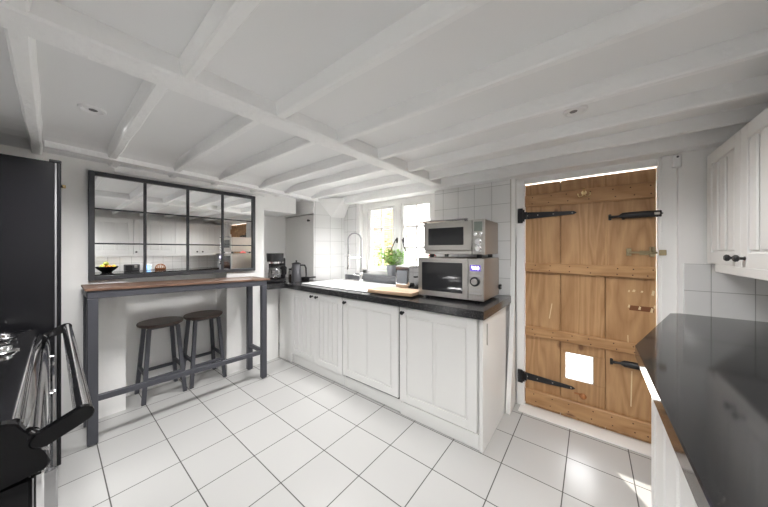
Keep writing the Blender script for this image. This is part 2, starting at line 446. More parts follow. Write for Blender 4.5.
# ---- windows
def casement(parent, x0, x1, z0, z1, y, cols, rws, name, st=.045, top=.05, bot=.05):
    m = MB()
    m.box(x0, x0+st, y, y+.04, z0, z1, .004); m.box(x1-st, x1, y, y+.04, z0, z1, .004)
    m.box(x0+st, x1-st, y, y+.04, z1-top, z1, .004); m.box(x0+st, x1-st, y, y+.04, z0, z0+bot, .004)
    f = m.build('casement', M['trim'], parent)
    ix0, ix1, iz0, iz1 = x0+st, x1-st, z0+bot, z1-top
    m = MB()
    for i in range(1, cols):
        x = ix0+(ix1-ix0)*i/cols; m.box(x-.010, x+.010, y+.008, y+.034, iz0, iz1, .003)
    for i in range(1, rws):
        z = iz0+(iz1-iz0)*i/rws; m.box(ix0, ix1, y+.009, y+.033, z-.010, z+.010, .003)
    m.build('glazing_bar', M['trim'], f)
    MB().box(ix0-.004, ix1+.004, y+.018, y+.022, iz0-.004, iz1+.004).build('pane', M['glass'], f)
    return f
m = MB()
m.box(WX0, -2.285, 2.40, 2.60, WZ0, 1.8635, .003)      # reveal lining
m.box(-2.285, -2.215, 2.455, 2.54, WZ0, 1.862, .004)
m.box(-1.775, -1.695, 2.4555, 2.54, 1.0, 1.82)
m.box(-1.300, WX1, 2.44, 2.54, WZ0, 1.862, .004)
m.box(-2.285, -1.226, 2.457, 2.54, 1.80, 1.8635, .002)
m.box(-2.285, -1.22, 2.455, 2.54, .965, 1.03, .004)
W1 = struct(m.build('window_1', M['trim']), 'white painted two casement kitchen window')
casement(W1, -2.213, -1.777, 1.032, 1.800, 2.475, 2, 3, 'l', .05, .03, .045)
casement(W1, -1.693, -1.302, 1.032, 1.800, 2.462, 2, 3, 'r', .034, .028, .045)
for x, a in ((-1.745, -.35), (-1.655, .25)):
    h = MB()
    h.box(x-.010, x+.010, 2.448, 2.456, 1.36, 1.42, .002)
    h.tube([(x, 2.452, 1.40), (x, 2.425, 1.395), (x+a*.1, 2.42, 1.33), (x+a*.2, 2.424, 1.26)], [.007, .007, .006, .008], 8)
    h.build('window_catch', M['iron'], W1, True)
# unseen window added behind the camera to brighten the walls facing it
m = MB()
for x0, x1 in ((-.5, -.44), (.44, .50), (-.03, .03)): m.box(x0, x1, -3.14, -3.08, .95, 1.50)
m.box(-.5, .5, -3.14, -3.08, 1.44, 1.50).box(-.5, .5, -3.14, -3.08, .95, 1.01)
W2 = struct(m.build('window_fill', M['trim']), 'unseen white framed window added behind the camera for fill daylight')
MB().box(-.44, .44, -3.115, -3.108, 1.01, 1.44).build('pane', M['glass'], W2)

# ---- plank door
DY = 2.428
m = MB()
pl = [(-.425, -.186), (-.182, .078), (.082, .333)]
zt = 1.812
m.box(pl[0][0], pl[0][1], DY, DY+.03, .010, zt, .003)
x0, x1 = pl[1]
fx0, fx1, fz0, fz1 = -.154, .015, .302, .504
m.box(x0, x1, DY, DY+.03, fz1, zt, .003).box(x0, x1, DY, DY+.03, .010, fz0, .003)
m.box(x0, fx0, DY, DY+.03, fz0, fz1).box(fx1, x1, DY, DY+.03, fz0, fz1)
m.box(pl[2][0], pl[2][1], DY, DY+.03, .010, zt, .003)
m.box(-.19, .10, DY+.026, DY+.032, fz1+.02, zt-.01).box(-.19, fx0-.01, DY+.026, DY+.032, .011, fz1+.03).box(fx1+.01, .10, DY+.026, DY+.032, .011, fz1+.03).box(fx0-.012, fx1+.012, DY+.026, DY+.032, .011, fz0-.01)
D1 = struct(m.build('door_1', M['pine']), 'stripped pine plank door with black strap hinges')
m = MB().box(.074, .094, DY-.008, DY+.004, 1.17, 1.63, .002); m.build('cover_strip', M['pine'], D1)
m = MB().box(.074, .094, DY-.008, DY+.004, 1.725, 1.81, .002); m.build('cover_strip', M['pine'], D1)
nail = MB()
for z0, z1, t0, t1 in ((1.628,1.726,1.619,1.725),(1.102,1.176,1.089,1.169),(.583,.658,.578,.651),(.036,.148,.035,.149)):
    lm = MB(); lm.prism([(-.424,z0),(.330,t0),(.330,t1),(-.424,z1)], DY-.024, DY+.002, 'y', .006)
    lm.build('ledge', M['pinex'], D1)
    for x in (-.36,-.25,-.13,.0,.13,.22,.30):
        for zz in (.25, .75):
            f = (x+.424)/.754; z = (z0+(t0-z0)*f)*(1-zz)+(z1+(t1-z1)*f)*zz
            xx = x+random.uniform(-.02,.02)
            nail.cyl((xx, DY-.0255, z), (xx, DY-.020, z), .0042, 8)
nail.build('nail_heads', plain('nail', srgb(70,38,22), .6), D1)
def strap(z, x1, hz, hgt, tilt=0.0):
    m = MB()
    m.box(-.475, -.438, 2.383, 2.400, z-hgt/2, z+hgt/2, .003)
    m.cyl((-.435, 2.402, z-hgt*.4), (-.435, 2.402, z+hgt*.4), .009, 10)
    m.prism([(-.434, z-hz/2), (x1-.02, z-.012), (x1, z), (x1-.02, z+.012), (-.434, z+hz/2)], DY-.010, DY-.004, 'y', .0015)
    m.box(-.438, -.410, 2.398, DY-.004, z-hz/2, z+hz/2)
    h = m.build('strap_hinge', M['iron'], D1)
    s = MB()
    for f in (.07, .28, .58, .92):
        x = -.434+(x1+.434)*f; s.lathe([(0,-.003),(.005,0),(.005,.004),(0,.004)], 8, (0,0,0), Matrix.Translation((x, DY-.011, z))@Matrix.Rotation(-PI/2, 4, 'X'))
    s.build('screw_head', M['steel'], h)
strap(1.560, -.081, .058, .12); strap(.243, -.09, .058, .105)
def gate_latch(z, x0, x1, name, zz=0.0):
    m = MB()
    m.tube([(x0, DY-.012, z), (x0+.012, DY-.014, z), (x0+.05, DY-.016, z+.002), (x0+.07, DY-.018, z+.004), (x0+.16, DY-.022, z+.006), (x0+.23, DY-.022, z+.005), (x1-.03, DY-.022, z+.004), (x1-.008, DY-.02, z+.004), (x1, DY-.018, z+.004)],
           [.017, .010, .008, .021, .022, .021, .025, .020, .006], 10)
    for x in (x0+.005, x0+.075, x1-.02): m.box(x-.008, x+.008, DY-.014, DY+.001, z-.02, z+.02, .003)
    return m.build(name, M['iron'], D1, True)
gl = gate_latch(1.508, .100, .375, 'latch_handle')
m = MB().box(.318, .345, DY-.046, DY-.040, 1.505, 1.522, .003); m.build('latch_badge', M['steel'], gl)
gate_latch(.502, .108, .36, 'lower_latch')
# brass bolt
m = MB()
m.box(.190, .215, DY-.006, DY, 1.24, 1.29, .002).box(.255, .30, DY-.006, DY, 1.245, 1.275, .002).box(.300, .328, DY-.012, DY, 1.235, 1.30, .003)
m.cyl((.20, DY-.014, 1.262), (.355, DY-.014, 1.262), .007, 10).cyl((.314, DY-.014, 1.262), (.314, DY-.02, 1.30), .006, 8)
m.box(.340, .372, 2.380, DY-.005, 1.245, 1.280, .003)
m.build('barrel_bolt', M['nickel'], D1, True)
# hook
m = MB()
Y0 = DY-.026
m.lathe([(0,-.004),(.016,-.004),(.017,0),(0,.004)], 14, (0,0,0), Matrix.Translation((-.039, Y0, 1.697))@Matrix.Rotation(PI/2, 4, 'X'))
for s in (-1, 1):
    m.tube([(-.039, Y0-.004, 1.69), (-.039+s*.012, Y0-.016, 1.668), (-.039+s*.026, Y0-.026, 1.662), (-.039+s*.036, Y0-.030, 1.676), (-.039+s*.034, Y0-.028, 1.688)], [.004,.004,.004,.004,.006], 8)
m.tube([(-.039, Y0-.004, 1.70), (-.039, Y0-.022, 1.714), (-.039, Y0-.03, 1.726)], [.004,.004,.006], 8)
m.build('coat_hook', M['brass'], D1, True)
m = MB().lathe([(.020,-.002),(.022,.004),(.016,.010),(.017,.02),(.010,.026),(0,.027)], 14, (0,0,0), Matrix.Translation((-.046, DY, .200))@Matrix.Rotation(PI/2, 4, 'X')); m.box(-.098, -.06, DY-.005, DY, .205, .215)
m.build('escutcheon', plain('brown_knob', srgb(170,112,66), .4), D1, True)
# scars and filler where old locks were
m = MB()
for x, z, w, h in ((.203,1.002,.010,.016),(.227,1.006,.018,.016),(.266,1.003,.014,.012),(.318,1.000,.016,.034),(.203,.900,.012,.020),(.255,.893,.014,.022),(.312,.886,.016,.03),(.325,.91,.01,.02)):
    m.prism([(x-w/2,z-h/2),(x+w*.3,z-h*.6),(x+w/2,z+h*.3),(x-w*.1,z+h/2)], DY-.0015, DY+.001, 'y')
m.prism([(.198,.60),(.203,.60),(.200,.70),(.195,.70)], DY-.0015, DY+.001, 'y').prism([(-.26,.74),(-.253,.74),(-.236,.86),(-.242,.86)], DY-.0015, DY+.001, 'y').prism([(.21,.22),(.216,.22),(.221,.46),(.214,.46)], DY-.0015, DY+.001, 'y')
m.build('filler_patches', M['filler'], D1)
m = MB().box(.205, .322, DY-.001, DY+.001, .872, .905, 0); m.build('lock_scar', M['scar'], D1)
# flap in the door
MB().box(fx0, fx1, DY+.012, DY+.016, fz0, fz1).build('flap_pane', M['glass'], D1)
m = MB()
for a, b_, c, d in ((fx0, fx0+.006, fz0, fz1), (fx1-.006, fx1, fz0, fz1), (fx0, fx1, fz0, fz0+.006), (fx0, fx1, fz1-.006, fz1)): m.box(a, b_, DY+.003, DY+.027, c, d)
m.build('flap_frame', M['white'], D1)
# door lining
m = MB()
m.box(-.49, -.428, 2.40, 2.56, 0, 1.86, .004)
m.box(.336, .415, 2.395, 2.56, 0, 1.86, .004)
m.box(-.49, .415, 2.412, 2.56, 1.822, 1.875, .004)
m.box(-.455, .36, 2.29, 2.52, 0, .009, .003)
struct(m.build('trim_1', M['trim']), 'white painted lining and threshold of the pine door')

# ------------------------------------------------------------------ cabinet doors
def cab_door(parent, a0, a1, z0, z1, face, axis, sign, panels=2, name='door', knob=None, style='raised'):
    """front at coordinate `face`; axis 'y': door spans x a0..a1, faces sign*y ; axis 'x': spans y"""
    m = MB()
    def bx(u0, u1, w0, w1, d0, d1, bev=.002):
        p, q = sorted((face-sign*d0, face-sign*d1))
        if axis == 'y': m.box(u0, u1, p, q, w0, w1, bev)
        else: m.box(p, q, u0, u1, w0, w1, bev)
    g = .0015; a0 += g; a1 -= g
    st = .062 if a1-a0 > .3 else .05
    bx(a0, a1, z0, z1, .010, .020)
    bx(a0, a0+st, z0, z1, 0, .011); bx(a1-st, a1, z0, z1, 0, .011)
    bx(a0+st, a1-st, z1-st, z1, 0, .011); bx(a0+st, a1-st, z0, z0+st, 0, .011)
    i0, i1, k0, k1 = a0+st+.010, a1-st-.010, z0+st+.010, z1-st-.010
    gap = .026 if style == 'raised' else .008
    w = (i1-i0-gap*(panels-1))/panels
    for k in range(panels):
        u = i0+k*(w+gap)
        bx(u, u+w, k0, k1, .0015, .0115, .008 if style == 'raised' else .004)
    d = m.build(name, M['cab'], parent)
    if knob:
        ku, kz = knob
        R = {('y',-1): Matrix.Rotation(PI/2, 4, 'X'), ('x',-1): Matrix.Rotation(-PI/2, 4, 'Y'), ('y',1): Matrix.Rotation(-PI/2, 4, 'X'), ('x',1): Matrix.Rotation(PI/2, 4, 'Y')}[(axis, sign)]
        T = Matrix.Translation((ku, face, kz) if axis == 'y' else (face, ku, kz))
        MB().lathe([(.0095,0),(.006,.006),(.006,.014),(.014,.020),(.0155,.027),(.011,.033),(0,.034)], 16, (0,0,0), T@R).build('knob', M['iron'], d, True)
    return d

YF = 1.672                                # front of the window run doors
ZT = .842
# sink cabinet: two doors
t = thing('base_cabinet', (-2.21, 1.9, 0), 'white two door base cabinet with narrow grooved panels below the sink', 'cabinet')
MB().box(-2.66, -1.805, YF+.021, 2.36, .10, .838).build('body', M['cabin'], t)
MB().box(-2.66, -1.805, YF+.030, YF+.046, .003, .10).build('plinth', M['cab'], t)
cab_door(t, -2.655, -2.222, .112, .838, YF, 'y', -1, 4, knob=(-2.262, .800), style='bead')
cab_door(t, -2.222, -1.812, .112, .838, YF, 'y', -1, 4, knob=(-2.182, .800), style='bead')
# integrated dishwasher
t = thing('dishwasher', (-1.49, 1.9, 0), 'integrated dishwasher behind a white two panel door, in the middle of the window run', 'dishwasher')
MB().box(-1.79, -1.185, YF+.021, 2.3, .105, .835).build('body', M['plastic'], t)
MB().box(-1.80, -1.175, YF+.030, YF+.046, .003, .10).build('plinth', M['cab'], t)
cab_door(t, -1.803, -1.176, .126, .838, YF-.004, 'y', -1, 2, knob=(-1.765, .800))
# end cabinet
t = thing('base_cabinet', (-.86, 1.9, 0), 'white base cabinet with a wide two panel door below the stacked ovens', 'cabinet')
MB().box(-1.165, -.563, YF+.021, 2.20, .10, .838).build('body', M['cabin'], t)
MB().box(-1.165, -.560, YF+.012, YF+.03, .003, .10).build('plinth', M['cab'], t)
cab_door(t, -1.166, -.568, .112, .838, YF, 'y', -1, 2, knob=(-1.130, .800))
m = MB().box(-.556, -.532, YF+.006, 2.24, 0, .84, .002); ep = m.build('end_panel', M['cab'], t)
MB().cyl((-.529, 1.755, .66), (-.529, 1.755, .80), .004, 8).build('towel_hook', M['steel'], ep, True)
# filler panel at the left end
t = thing('filler_panel', (-2.77, 1.69, 0), 'white corner filler panel at the left end of the window run', 'panel')
MB().box(-2.925, -2.662, YF+.012, YF+.03, .003, .84, .002).build('panel', M['cab'], t)

# L shaped worktop with a cut-out for the sink
wt = thing('worktop', (-1.6, 2.0, .842), 'dark speckled worktop of the window run, turning into the corner nook', 'worktop')
SX0, SX1, SY0, SY1 = -2.545, -1.52, 1.735, 2.275
m = MB()
z0, z1 = .845, .90
m.box(-2.745, SX0+.012, 1.645, 2.02, z0, z1)
m.prism([(-2.75,2.02),(-2.715,2.05),(-2.60,2.205),(SX0+.012,2.30),(SX0+.012,2.02)], z0, z1, 'z')
m.box(SX0+.012, SX1-.012, 1.645, SY0+.012, z0, z1)
m.box(SX0+.012, SX1-.012, SY1-.012, 2.368, z0, z1)
m.box(SX1-.012, -.516, 1.645, 2.345, z0, z1)
m.prism([(-3.388,1.505),(-2.924,1.505),(-2.924,1.47),(-2.775,1.47),(-2.735,1.645),(-2.735,2.038),(-3.388,2.038)], z0, z1, 'z')
m.build('slab', M['granite2'], wt)
MB().prism([(1.637,.848),(1.645,.845),(1.645,.90),(1.640,.899)], -2.74, -.516, 'x').build('front_edge', M['granite2'], wt)

# white ceramic sink and drainer
sk = thing('sink', (-2.05, 2.0, .90), 'white ceramic inset sink and drainer below the window', 'sink')
m = MB(); z1 = .910
bx0, bx1 = -2.10, -1.62
by0, by1 = SY0+.06, SY1-.10
m.box(SX0, bx0, SY0, SY1, .9005, z1, .004).box(bx1, SX1, SY0, SY1, .9005, z1, .004)
m.box(bx0, bx1, SY0, by0, .9005, z1, .004).box(bx0, bx1, by1, SY1, .9005, z1, .004)
m.build('rim', M['ceramic'], sk)
m = MB()
m.box(bx0, bx0+.01, by0, by1, .858, .905).box(bx1-.01, bx1, by0, by1, .858, .905).box(bx0, bx1, by0, by0+.01, .858, .905).box(bx0, bx1, by1-.01, by1, .858, .905).box(bx0, bx1, by0, by1, .852, .862)
m.build('bowl', M['ceramic'], sk)
m = MB()
for k in range(7): m.box(SX0+.05, bx0-.05, SY0+.08+k*.055, SY0+.095+k*.055, z1-.003, z1+.003, .002)
m.build('drainer_ribs', M['ceramic'], sk)
# spring tap
tp = thing('kitchen_tap', (-2.150, 2.285, .91), 'tall chrome pull-down spring tap at the back of the sink', 'tap')
bx, by = -2.150, 2.285
m = MB().lathe([(0,0),(.028,0),(.028,.008),(.022,.014),(.022,.085),(.016,.095),(.012,.10),(.012,.16),(0,.16)], 20, (bx, by, .911)); m.tube([(bx, by-.02, .975), (bx-.02, by-.05, .985), (bx-.05, by-.075, .985)], [.011,.008,.006], 10).build('body', M['chrome'], tp, True)
arc = []
for k in range(25):
    a = PI*k/24; arc.append((bx-.063*(1-math.cos(a)), by-.045*(1-math.cos(a)), 1.40+.080*math.sin(a)))
pts = [(bx, by, 1.06+.34*i/8) for i in range(8)] + arc + [(bx-.126, by-.09, 1.40-.2*i/6) for i in range(1, 7)]
m = MB().tube(pts, .0095, 10); m.build('spring_hose', plain('spring_steel', (.32,.32,.33,1), .3, metal=1., bump=.5, bscale=200), tp, True)
m = MB().tube([(bx-.126, by-.09, 1.23), (bx-.126, by-.09, 1.12), (bx-.126, by-.09, 1.06), (bx-.126, by-.09, 1.045)], [.012,.014,.018,.016], 14); m.build('spray_head', M['chrome'], tp, True)
MB().tube([(bx, by, 1.19), (bx-.126, by-.09, 1.19)], .004, 8).tube([(bx-.126, by-.09, 1.18), (bx-.126, by-.09, 1.20)], .017, 12).build('holder_arm', M['chrome'], tp, True)

# ---- chopping board
t = thing('chopping_board', (-1.33, 1.85, .91), 'thick pale wooden chopping board lying at the front of the sink edge', 'chopping board')
Mx = Matrix.Translation((-1.315, 1.845, 0))@Matrix.Rotation(.10, 4, 'Z')
MB().box(-.225, .205, -.125, .105, .911, .940, .004, Mx).build('board', M['board'], t)

# ---- toaster with glass side
t = thing('toaster', (-1.40, 2.17, .90), 'small chrome toaster with a glass side, between the plant pot and the microwave', 'toaster')
Rz = Matrix.Translation((-1.42, 2.20, 0))@Matrix.Rotation(-.10, 4, 'Z')
m = MB()
m.box(-.085, .085, -.105, -.095, .915, 1.115, .003, Rz).box(-.085, .085, .095, .105, .915, 1.115, .003, Rz)
m.box(-.085, -.070, -.105, .105, .905, 1.115, .004, Rz).box(.070, .085, -.105, .105, .905, 1.115, .004, Rz)
m.box(-.085, .085, -.105, .105, .903, .945, .004, Rz)
m.box(-.085, .085, -.105, -.03, 1.095, 1.125, .012, Rz).box(-.085, .085, .03, .105, 1.095, 1.125, .012, Rz)
m.box(-.085, -.068, -.10, .10, 1.095, 1.125, .008, Rz).box(.068, .085, -.10, .10, 1.095, 1.125, .008, Rz)
m.build('body', M['chrome'], t)
MB().box(-.068, .068, -.109, -.104, .955, 1.080, .002, Rz).build('glass_side', plain('toaster_glass', (.20,.215,.235,1), .06), t)  # blue-grey reflections put into the pane's solid colour
MB().box(-.075, .075, -.112, -.105, .918, .945, .003, Rz).build('base_reflection', plain('tan_reflection', srgb(190,160,135), .4), t)  # brownish reflection along the toaster's foot, built as a tan strip
MB().lathe([(.020,0),(.020,.014),(.014,.018),(0,.018)], 16, (0,0,0), Rz@Matrix.Translation((.086, -.055, .945))@Matrix.Rotation(PI/2, 4, 'Y')).build('dial', M['plastic'], t, True)
MB().box(.085, .100, -.02, .02, 1.01, 1.025, .003, Rz).build('lever', M['plastic'], t)

# ---- plant in a grey pot on the sill
px, py, pz = -1.785, 2.405, .987
t = thing('potted_plant', (px, py, pz), 'bushy green herb in a grey pot on the window sill', 'plant')
MB().lathe([(0,0),(.046,0),(.050,.01),(.063,.118),(.066,.12),(.060,.122),(.056,.105),(0,.105)], 24, (px, py, pz)).build('pot', M['pot'], t, True)
MB().lathe([(0,.105),(.055,.105),(.055,.109),(0,.111)], 16, (px, py, pz)).build('soil', M['soil'], t)
random.seed(11); st = MB(); lf = MB()
for k in range(60):
    a = random.uniform(0, 2*PI); r = random.uniform(.02, .21); h = random.uniform(.06, .23)-r*.35
    ex, ey = px+r*math.cos(a)*1.0-.03, py+r*math.sin(a)*.30
    top = Vector((ex, ey, pz+.11+h))
    st.tube([(px+random.uniform(-.03,.03), py+random.uniform(-.03,.03), pz+.105), ((px+ex)/2, (py+ey)/2, pz+.11+h*.65), top], .0018, 5)
    for q in range(9):
        c = top+Vector((random.uniform(-.028,.028), random.uniform(-.022,.022), random.uniform(-.035,.02)))
        s = random.uniform(.008,.017); R = Matrix.Rotation(random.uniform(0,6.28), 4, 'Z')@Matrix.Rotation(random.uniform(-.9,.9), 4, 'X')
        T = Matrix.Translation(c)@R
        pts = [(-s,0,0),(-s*.3,s*.55,.002),(s*.5,s*.5,.001),(s*1.1,0,-.003),(s*.5,-s*.5,.001),(-s*.3,-s*.55,.002)]
        lf.bm.faces.new([lf.bm.verts.new(T@Vector(p)) for p in pts])
st.build('stem', M['stem'], t)
bmm = lf
lo = lf.build('foliage', M['leaf'], t)

# ------------------------------------------------------------------ microwave and toaster oven
def bxM(m, *a, **k): return m.box(*a, **k)
mx0, mx1, my0, my1, mz0, mz1 = -1.108, -.586, 1.856, 2.262, .917, 1.218
RM = Matrix.Translation((mx0, my0, 0))@Matrix.Rotation(.012, 4, 'Z')@Matrix.Translation((-mx0, -my0, 0))
t = thing('microwave', (-.84, 2.03, .90), 'steel microwave with a lit purple clock, standing on the worktop', 'microwave')
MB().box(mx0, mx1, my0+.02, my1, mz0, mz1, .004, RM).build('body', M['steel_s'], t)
MB().box(mx0, -.697, my0, my0+.02, mz0, mz1, .003, RM).build('door', M['steel'], t)
dr = t.children[-1]
MB().box(mx0+.034, -.738, my0-.003, my0+.004, mz0+.042, mz1-.035, .003, RM).build('door_glass', M['dglass'], dr)
cp = MB().box(-.695, mx1, my0, my0+.02, mz0, mz1, .003, RM).build('control_panel', M['steel'], t)
MB().box(-.682, -.607, my0-.003, my0+.003, 1.128, 1.172, .002, RM).build('clock_display', M['screen'], cp)
m = MB()
for k, x in enumerate((-.655, -.640, -.622)):
    m.box(x-.004, x+.004, my0-.0045, my0-.002, 1.140, 1.161, 0, RM)
m.box(-.668, -.664, my0-.0045, my0-.002, 1.15, 1.165, 0, RM)
m.build('clock_digits', M['digit'], cp)
kM = lambda x, z, y=my0: RM@Matrix.Translation((x, y, z))@Matrix.Rotation(PI/2, 4, 'X')
MB().lathe([(.034,0),(.034,.012),(.030,.016),(.022,.016),(.022,.016)], 24, (0,0,0), kM(-.645, 1.055)).build('dial', M['plastic'], cp, True)
MB().lathe([(.022,.010),(.022,.022),(.019,.026),(0,.026)], 24, (0,0,0), kM(-.645, 1.055)).build('dial_cap', M['steel'], cp, True)
gb = plain('grey_button', (.55,.54,.53,1), .4)
for z in (1.094, .999, .972): MB().box(-.685, -.605, my0-.002, my0+.002, z-.007, z+.007, .001, RM).build('button', gb, cp)
MB().box(-.690, -.600, my0-.003, my0+.002, .930, .962, .002, RM).build('door_button', M['steel'], cp)
for x in (mx0+.06, mx1-.06):
    for y in (my0+.05, my1-.05): MB().lathe([(0,0),(.016,0),(.016,.0175),(0,.0175)], 12, (0,0,0), RM@Matrix.Translation((x, y, .9005))).build('foot', M['plastic'], t)
MB().box(mx1+.001, mx1+.02, my1-.02, my1+.01, .96, 1.0, .004, RM).build('cable_plug', M['plastic'], t)

ox0, ox1, oy0, oy1, oz0, oz1 = -1.062, -.585, 1.872, 2.25, 1.247, 1.500
RO = Matrix.Translation((ox0, oy0, 0))@Matrix.Rotation(.025, 4, 'Z')@Matrix.Translation((-ox0, -oy0, 0))
t = thing('toaster_oven', (-.83, 2.03, 1.22), 'brushed steel toaster oven with three round knobs, stacked on the microwave', 'toaster oven')
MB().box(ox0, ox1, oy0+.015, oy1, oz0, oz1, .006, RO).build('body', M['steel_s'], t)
fp = MB().box(-.672, ox1, oy0, oy0+.015, oz0, oz1, .003, RO).build('control_panel', M['steel'], t)
dr = MB().box(ox0, -.675, oy0-.006, oy0+.015, oz0+.03, oz1-.003, .004, RO).build('door', M['steel'], t)
MB().box(ox0+.040, -.735, oy0-.009, oy0, oz0+.070, oz1-.050, .003, RO).build('door_glass', M['dglass'], dr)
m = MB().box(ox0-.020, -.690, oy0-.050, oy0-.034, oz1-.006, oz1+.008, .004, RO)
for x in (ox0+.02, -.71): m.box(x-.008, x+.008, oy0-.04, oy0, oz1-.012, oz1+.004, .003, RO)
m.build('door_handle', M['edge'], dr)
MB().box(ox0+.005, -.675, oy0-.002, oy0+.012, oz0, oz0+.026, .002, RO).build('crumb_tray', M['steel'], t)
MB().box(-.660, -.602, oy0-.003, oy0+.002, 1.415, 1.482, .002, RO).build('display', M['lcd'], fp)
kO = lambda x, z: RO@Matrix.Translation((x, oy0, z))@Matrix.Rotation(PI/2, 4, 'X')
for z in (1.338, 1.288):
    MB().lathe([(.025,0),(.025,.004),(.020,.006),(.020,.022),(.017,.026),(0,.026)], 20, (0,0,0), kO(-.630, z)).build('knob', M['chrome'], fp, True)
for x in (-.650, -.612):
    MB().lathe([(.013,0),(.013,.008),(.010,.011),(0,.011)], 16, (0,0,0), kO(x, 1.392)).build('button', M['chrome'], fp, True)
for x in (ox0+.05, ox1-.05):
    for y in (oy0+.04, oy1-.05): MB().lathe([(0,0),(.018,0),(.018,.026),(0,.026)], 12, (0,0,0), RO@Matrix.Translation((x, y, 1.2205))).build('foot', M['plastic'], t)
# pink cloth lying on the microwave, behind the oven
m = MB(); random.seed(5)
rows = []
for i in range(7):
    rows.append([m.bm.verts.new((-1.104+.0085*j+random.uniform(-.002,.002), 2.00+.018*i, 1.2205+.034*math.sin(PI*j/4)*math.sin(PI*i/6)+random.uniform(0,.008))) for j in range(5)])
for a, b in zip(rows, rows[1:]):
    for j in range(4): m.bm.faces.new((a[j], a[j+1], b[j+1], b[j]))
o = m.build('cloth', M['pink'], None, True, origin=(-1.085, 2.05, 1.2195)); tag(o, 'crumpled pink cloth on the microwave, left of the toaster oven', 'cloth')
md = o.modifiers.new('thick', 'SOLIDIFY'); md.thickness = .004; md.offset = 1

# ------------------------------------------------------------------ corner nook
t = thing('corner_cupboard', (-3.07, 2.07, .90), 'white corner cupboard standing on the worktop, one black knob near its top', 'cupboard')
MB().box(-3.385, -2.80, 2.062, 2.36, .9015, 1.728).build('body', M['cabin'], t)
d = MB().box(-3.385, -2.747, 2.043, 2.060, .9015, 1.722, .002).build('door', plain('cupboard_door', (.74,.735,.72,1), .45), t)
MB().lathe([(.0095,0),(.006,.006),(.006,.014),(.014,.020),(.0155,.027),(.011,.033),(0,.034)], 16, (0,0,0), Matrix.Translation((-2.825, 2.043, 1.655))@Matrix.Rotation(PI/2, 4, 'X')).build('knob', M['iron'], d, True)
m = MB().box(XK, -2.745, 2.03, 2.35, 1.738, 1.825, .003).box(XK, -2.735, 2.04, 2.35, 1.825, 1.93, .003)
m.build('boxing', M['trim'], WS)

# coffee machine
cx_, cy_ = -2.955, 1.655
t = thing('coffee_machine', (cx_, cy_, .90), 'black filter coffee machine with a glass jug, in the corner nook', 'coffee machine')
RC = Matrix.Translation((cx_, cy_, 0))@Matrix.Rotation(math.radians(48), 4, 'Z')     # front faces the room
m = MB().box(-.10, .10, -.11, .10, .9015, .930, .008, RC).box(-.095, .095, .062, .10, .93, 1.18, .008, RC); m.build('body', M['plastic'], t)
m = MB().lathe([(0,1.120),(.085,1.120),(.09,1.125),(.096,1.235),(.092,1.24),(0,1.24)], 24, (0,-.02,0), RC).build('filter_housing', M['plastic'], t, True)
MB().lathe([(.0915,1.122),(.093,1.122),(.0945,1.142),(.092,1.142)], 24, (0,-.02,0), RC).build('steel_band', M['chrome'], t, True)
j = MB().lathe([(0,.934),(.060,.934),(.075,.955),(.080,1.0),(.072,1.045),(.055,1.075),(.053,1.078)], 24, (0,-.03,0), RC).build('jug', M['jug'], t, True)
MB().lathe([(0,.937),(.058,.937),(.069,.952),(0,.953)], 24, (0,-.03,0), RC).build('coffee', plain('coffee', (.03,.015,.008,1), .2), j, True)
MB().lathe([(.056,1.070),(.058,1.095),(.05,1.105),(0,1.108)], 24, (0,-.03,0), RC).build('jug_lid', M['plastic'], j, True)
MB().tube([(.055,-.03,1.09), (.10,-.03,1.092), (.125,-.03,1.07), (.122,-.03,1.0), (.10,-.03,.972)], .009, 8, True, RC).build('jug_handle', M['plastic'], j, True)
# cafetiere
kx, ky = -2.80, 1.835
t = thing('cafetiere', (kx, ky, .90), 'grey metal cafetiere jug with a black handle beside the coffee machine', 'cafetiere')
MB().lathe([(0,0),(.056,0),(.058,.006),(.050,.20),(.053,.205),(0,.205)], 24, (kx, ky, .9015)).build('jug', plain('grey_metal', (.22,.22,.235,1), .35, metal=.6), t, True)
MB().lathe([(.054,.2065),(.054,.215),(.030,.226),(.008,.23),(.006,.236),(.012,.243),(.010,.252),(0,.254)], 20, (kx, ky, .9015)).build('lid', M['plastic'], t, True)
hx, hy = .785, .62
MB().tube([(kx+.048*hx, ky+.048*hy, 1.095), (kx+.10*hx, ky+.10*hy, 1.095), (kx+.115*hx, ky+.115*hy, 1.06), (kx+.118*hx, ky+.118*hy, .98), (kx+.115*hx, ky+.115*hy, .95)], [.010,.010,.010,.008,.006], 8).build('handle', M['plastic'], t, True)
# storage jar between and small pan behind
t = thing('storage_jar', (-2.955, 1.88, .90), 'small glass storage jar with dark lid between coffee machine and cafetiere', 'jar')
jb = MB().lathe([(0,0),(.045,0),(.048,.01),(.048,.11),(.04,.125),(.04,.13)], 20, (-2.955, 1.88, .9015)).build('glass', M['jug'], t, True)
MB().lathe([(0,.003),(.043,.003),(.043,.07),(0,.072)], 18, (-2.955, 1.88, .9015)).build('contents', plain('dark_beans', (.05,.03,.02,1), .6), t)
MB().lathe([(.045,.130),(.045,.145),(.012,.15),(.010,.165),(0,.166)], 20, (-2.955, 1.88, .9015)).build('lid', M['plastic'], t, True)
t = thing('small_pan', (-2.80, 1.965, .90), 'small dark pan with its handle pointing right, behind the cafetiere', 'pan')
MB().lathe([(0,0),(.05,0),(.055,.006),(.06,.036),(.057,.036),(.052,.008),(0,.006)], 24, (-2.815, 1.965, .9015)).build('body', M['iron'], t, True)
MB().tube([(-2.756, 1.972, .932), (-2.70, 1.985, .944), (-2.645, 1.998, .948)], [.006,.007,.008], 8).build('handle', M['plastic'], t, True)

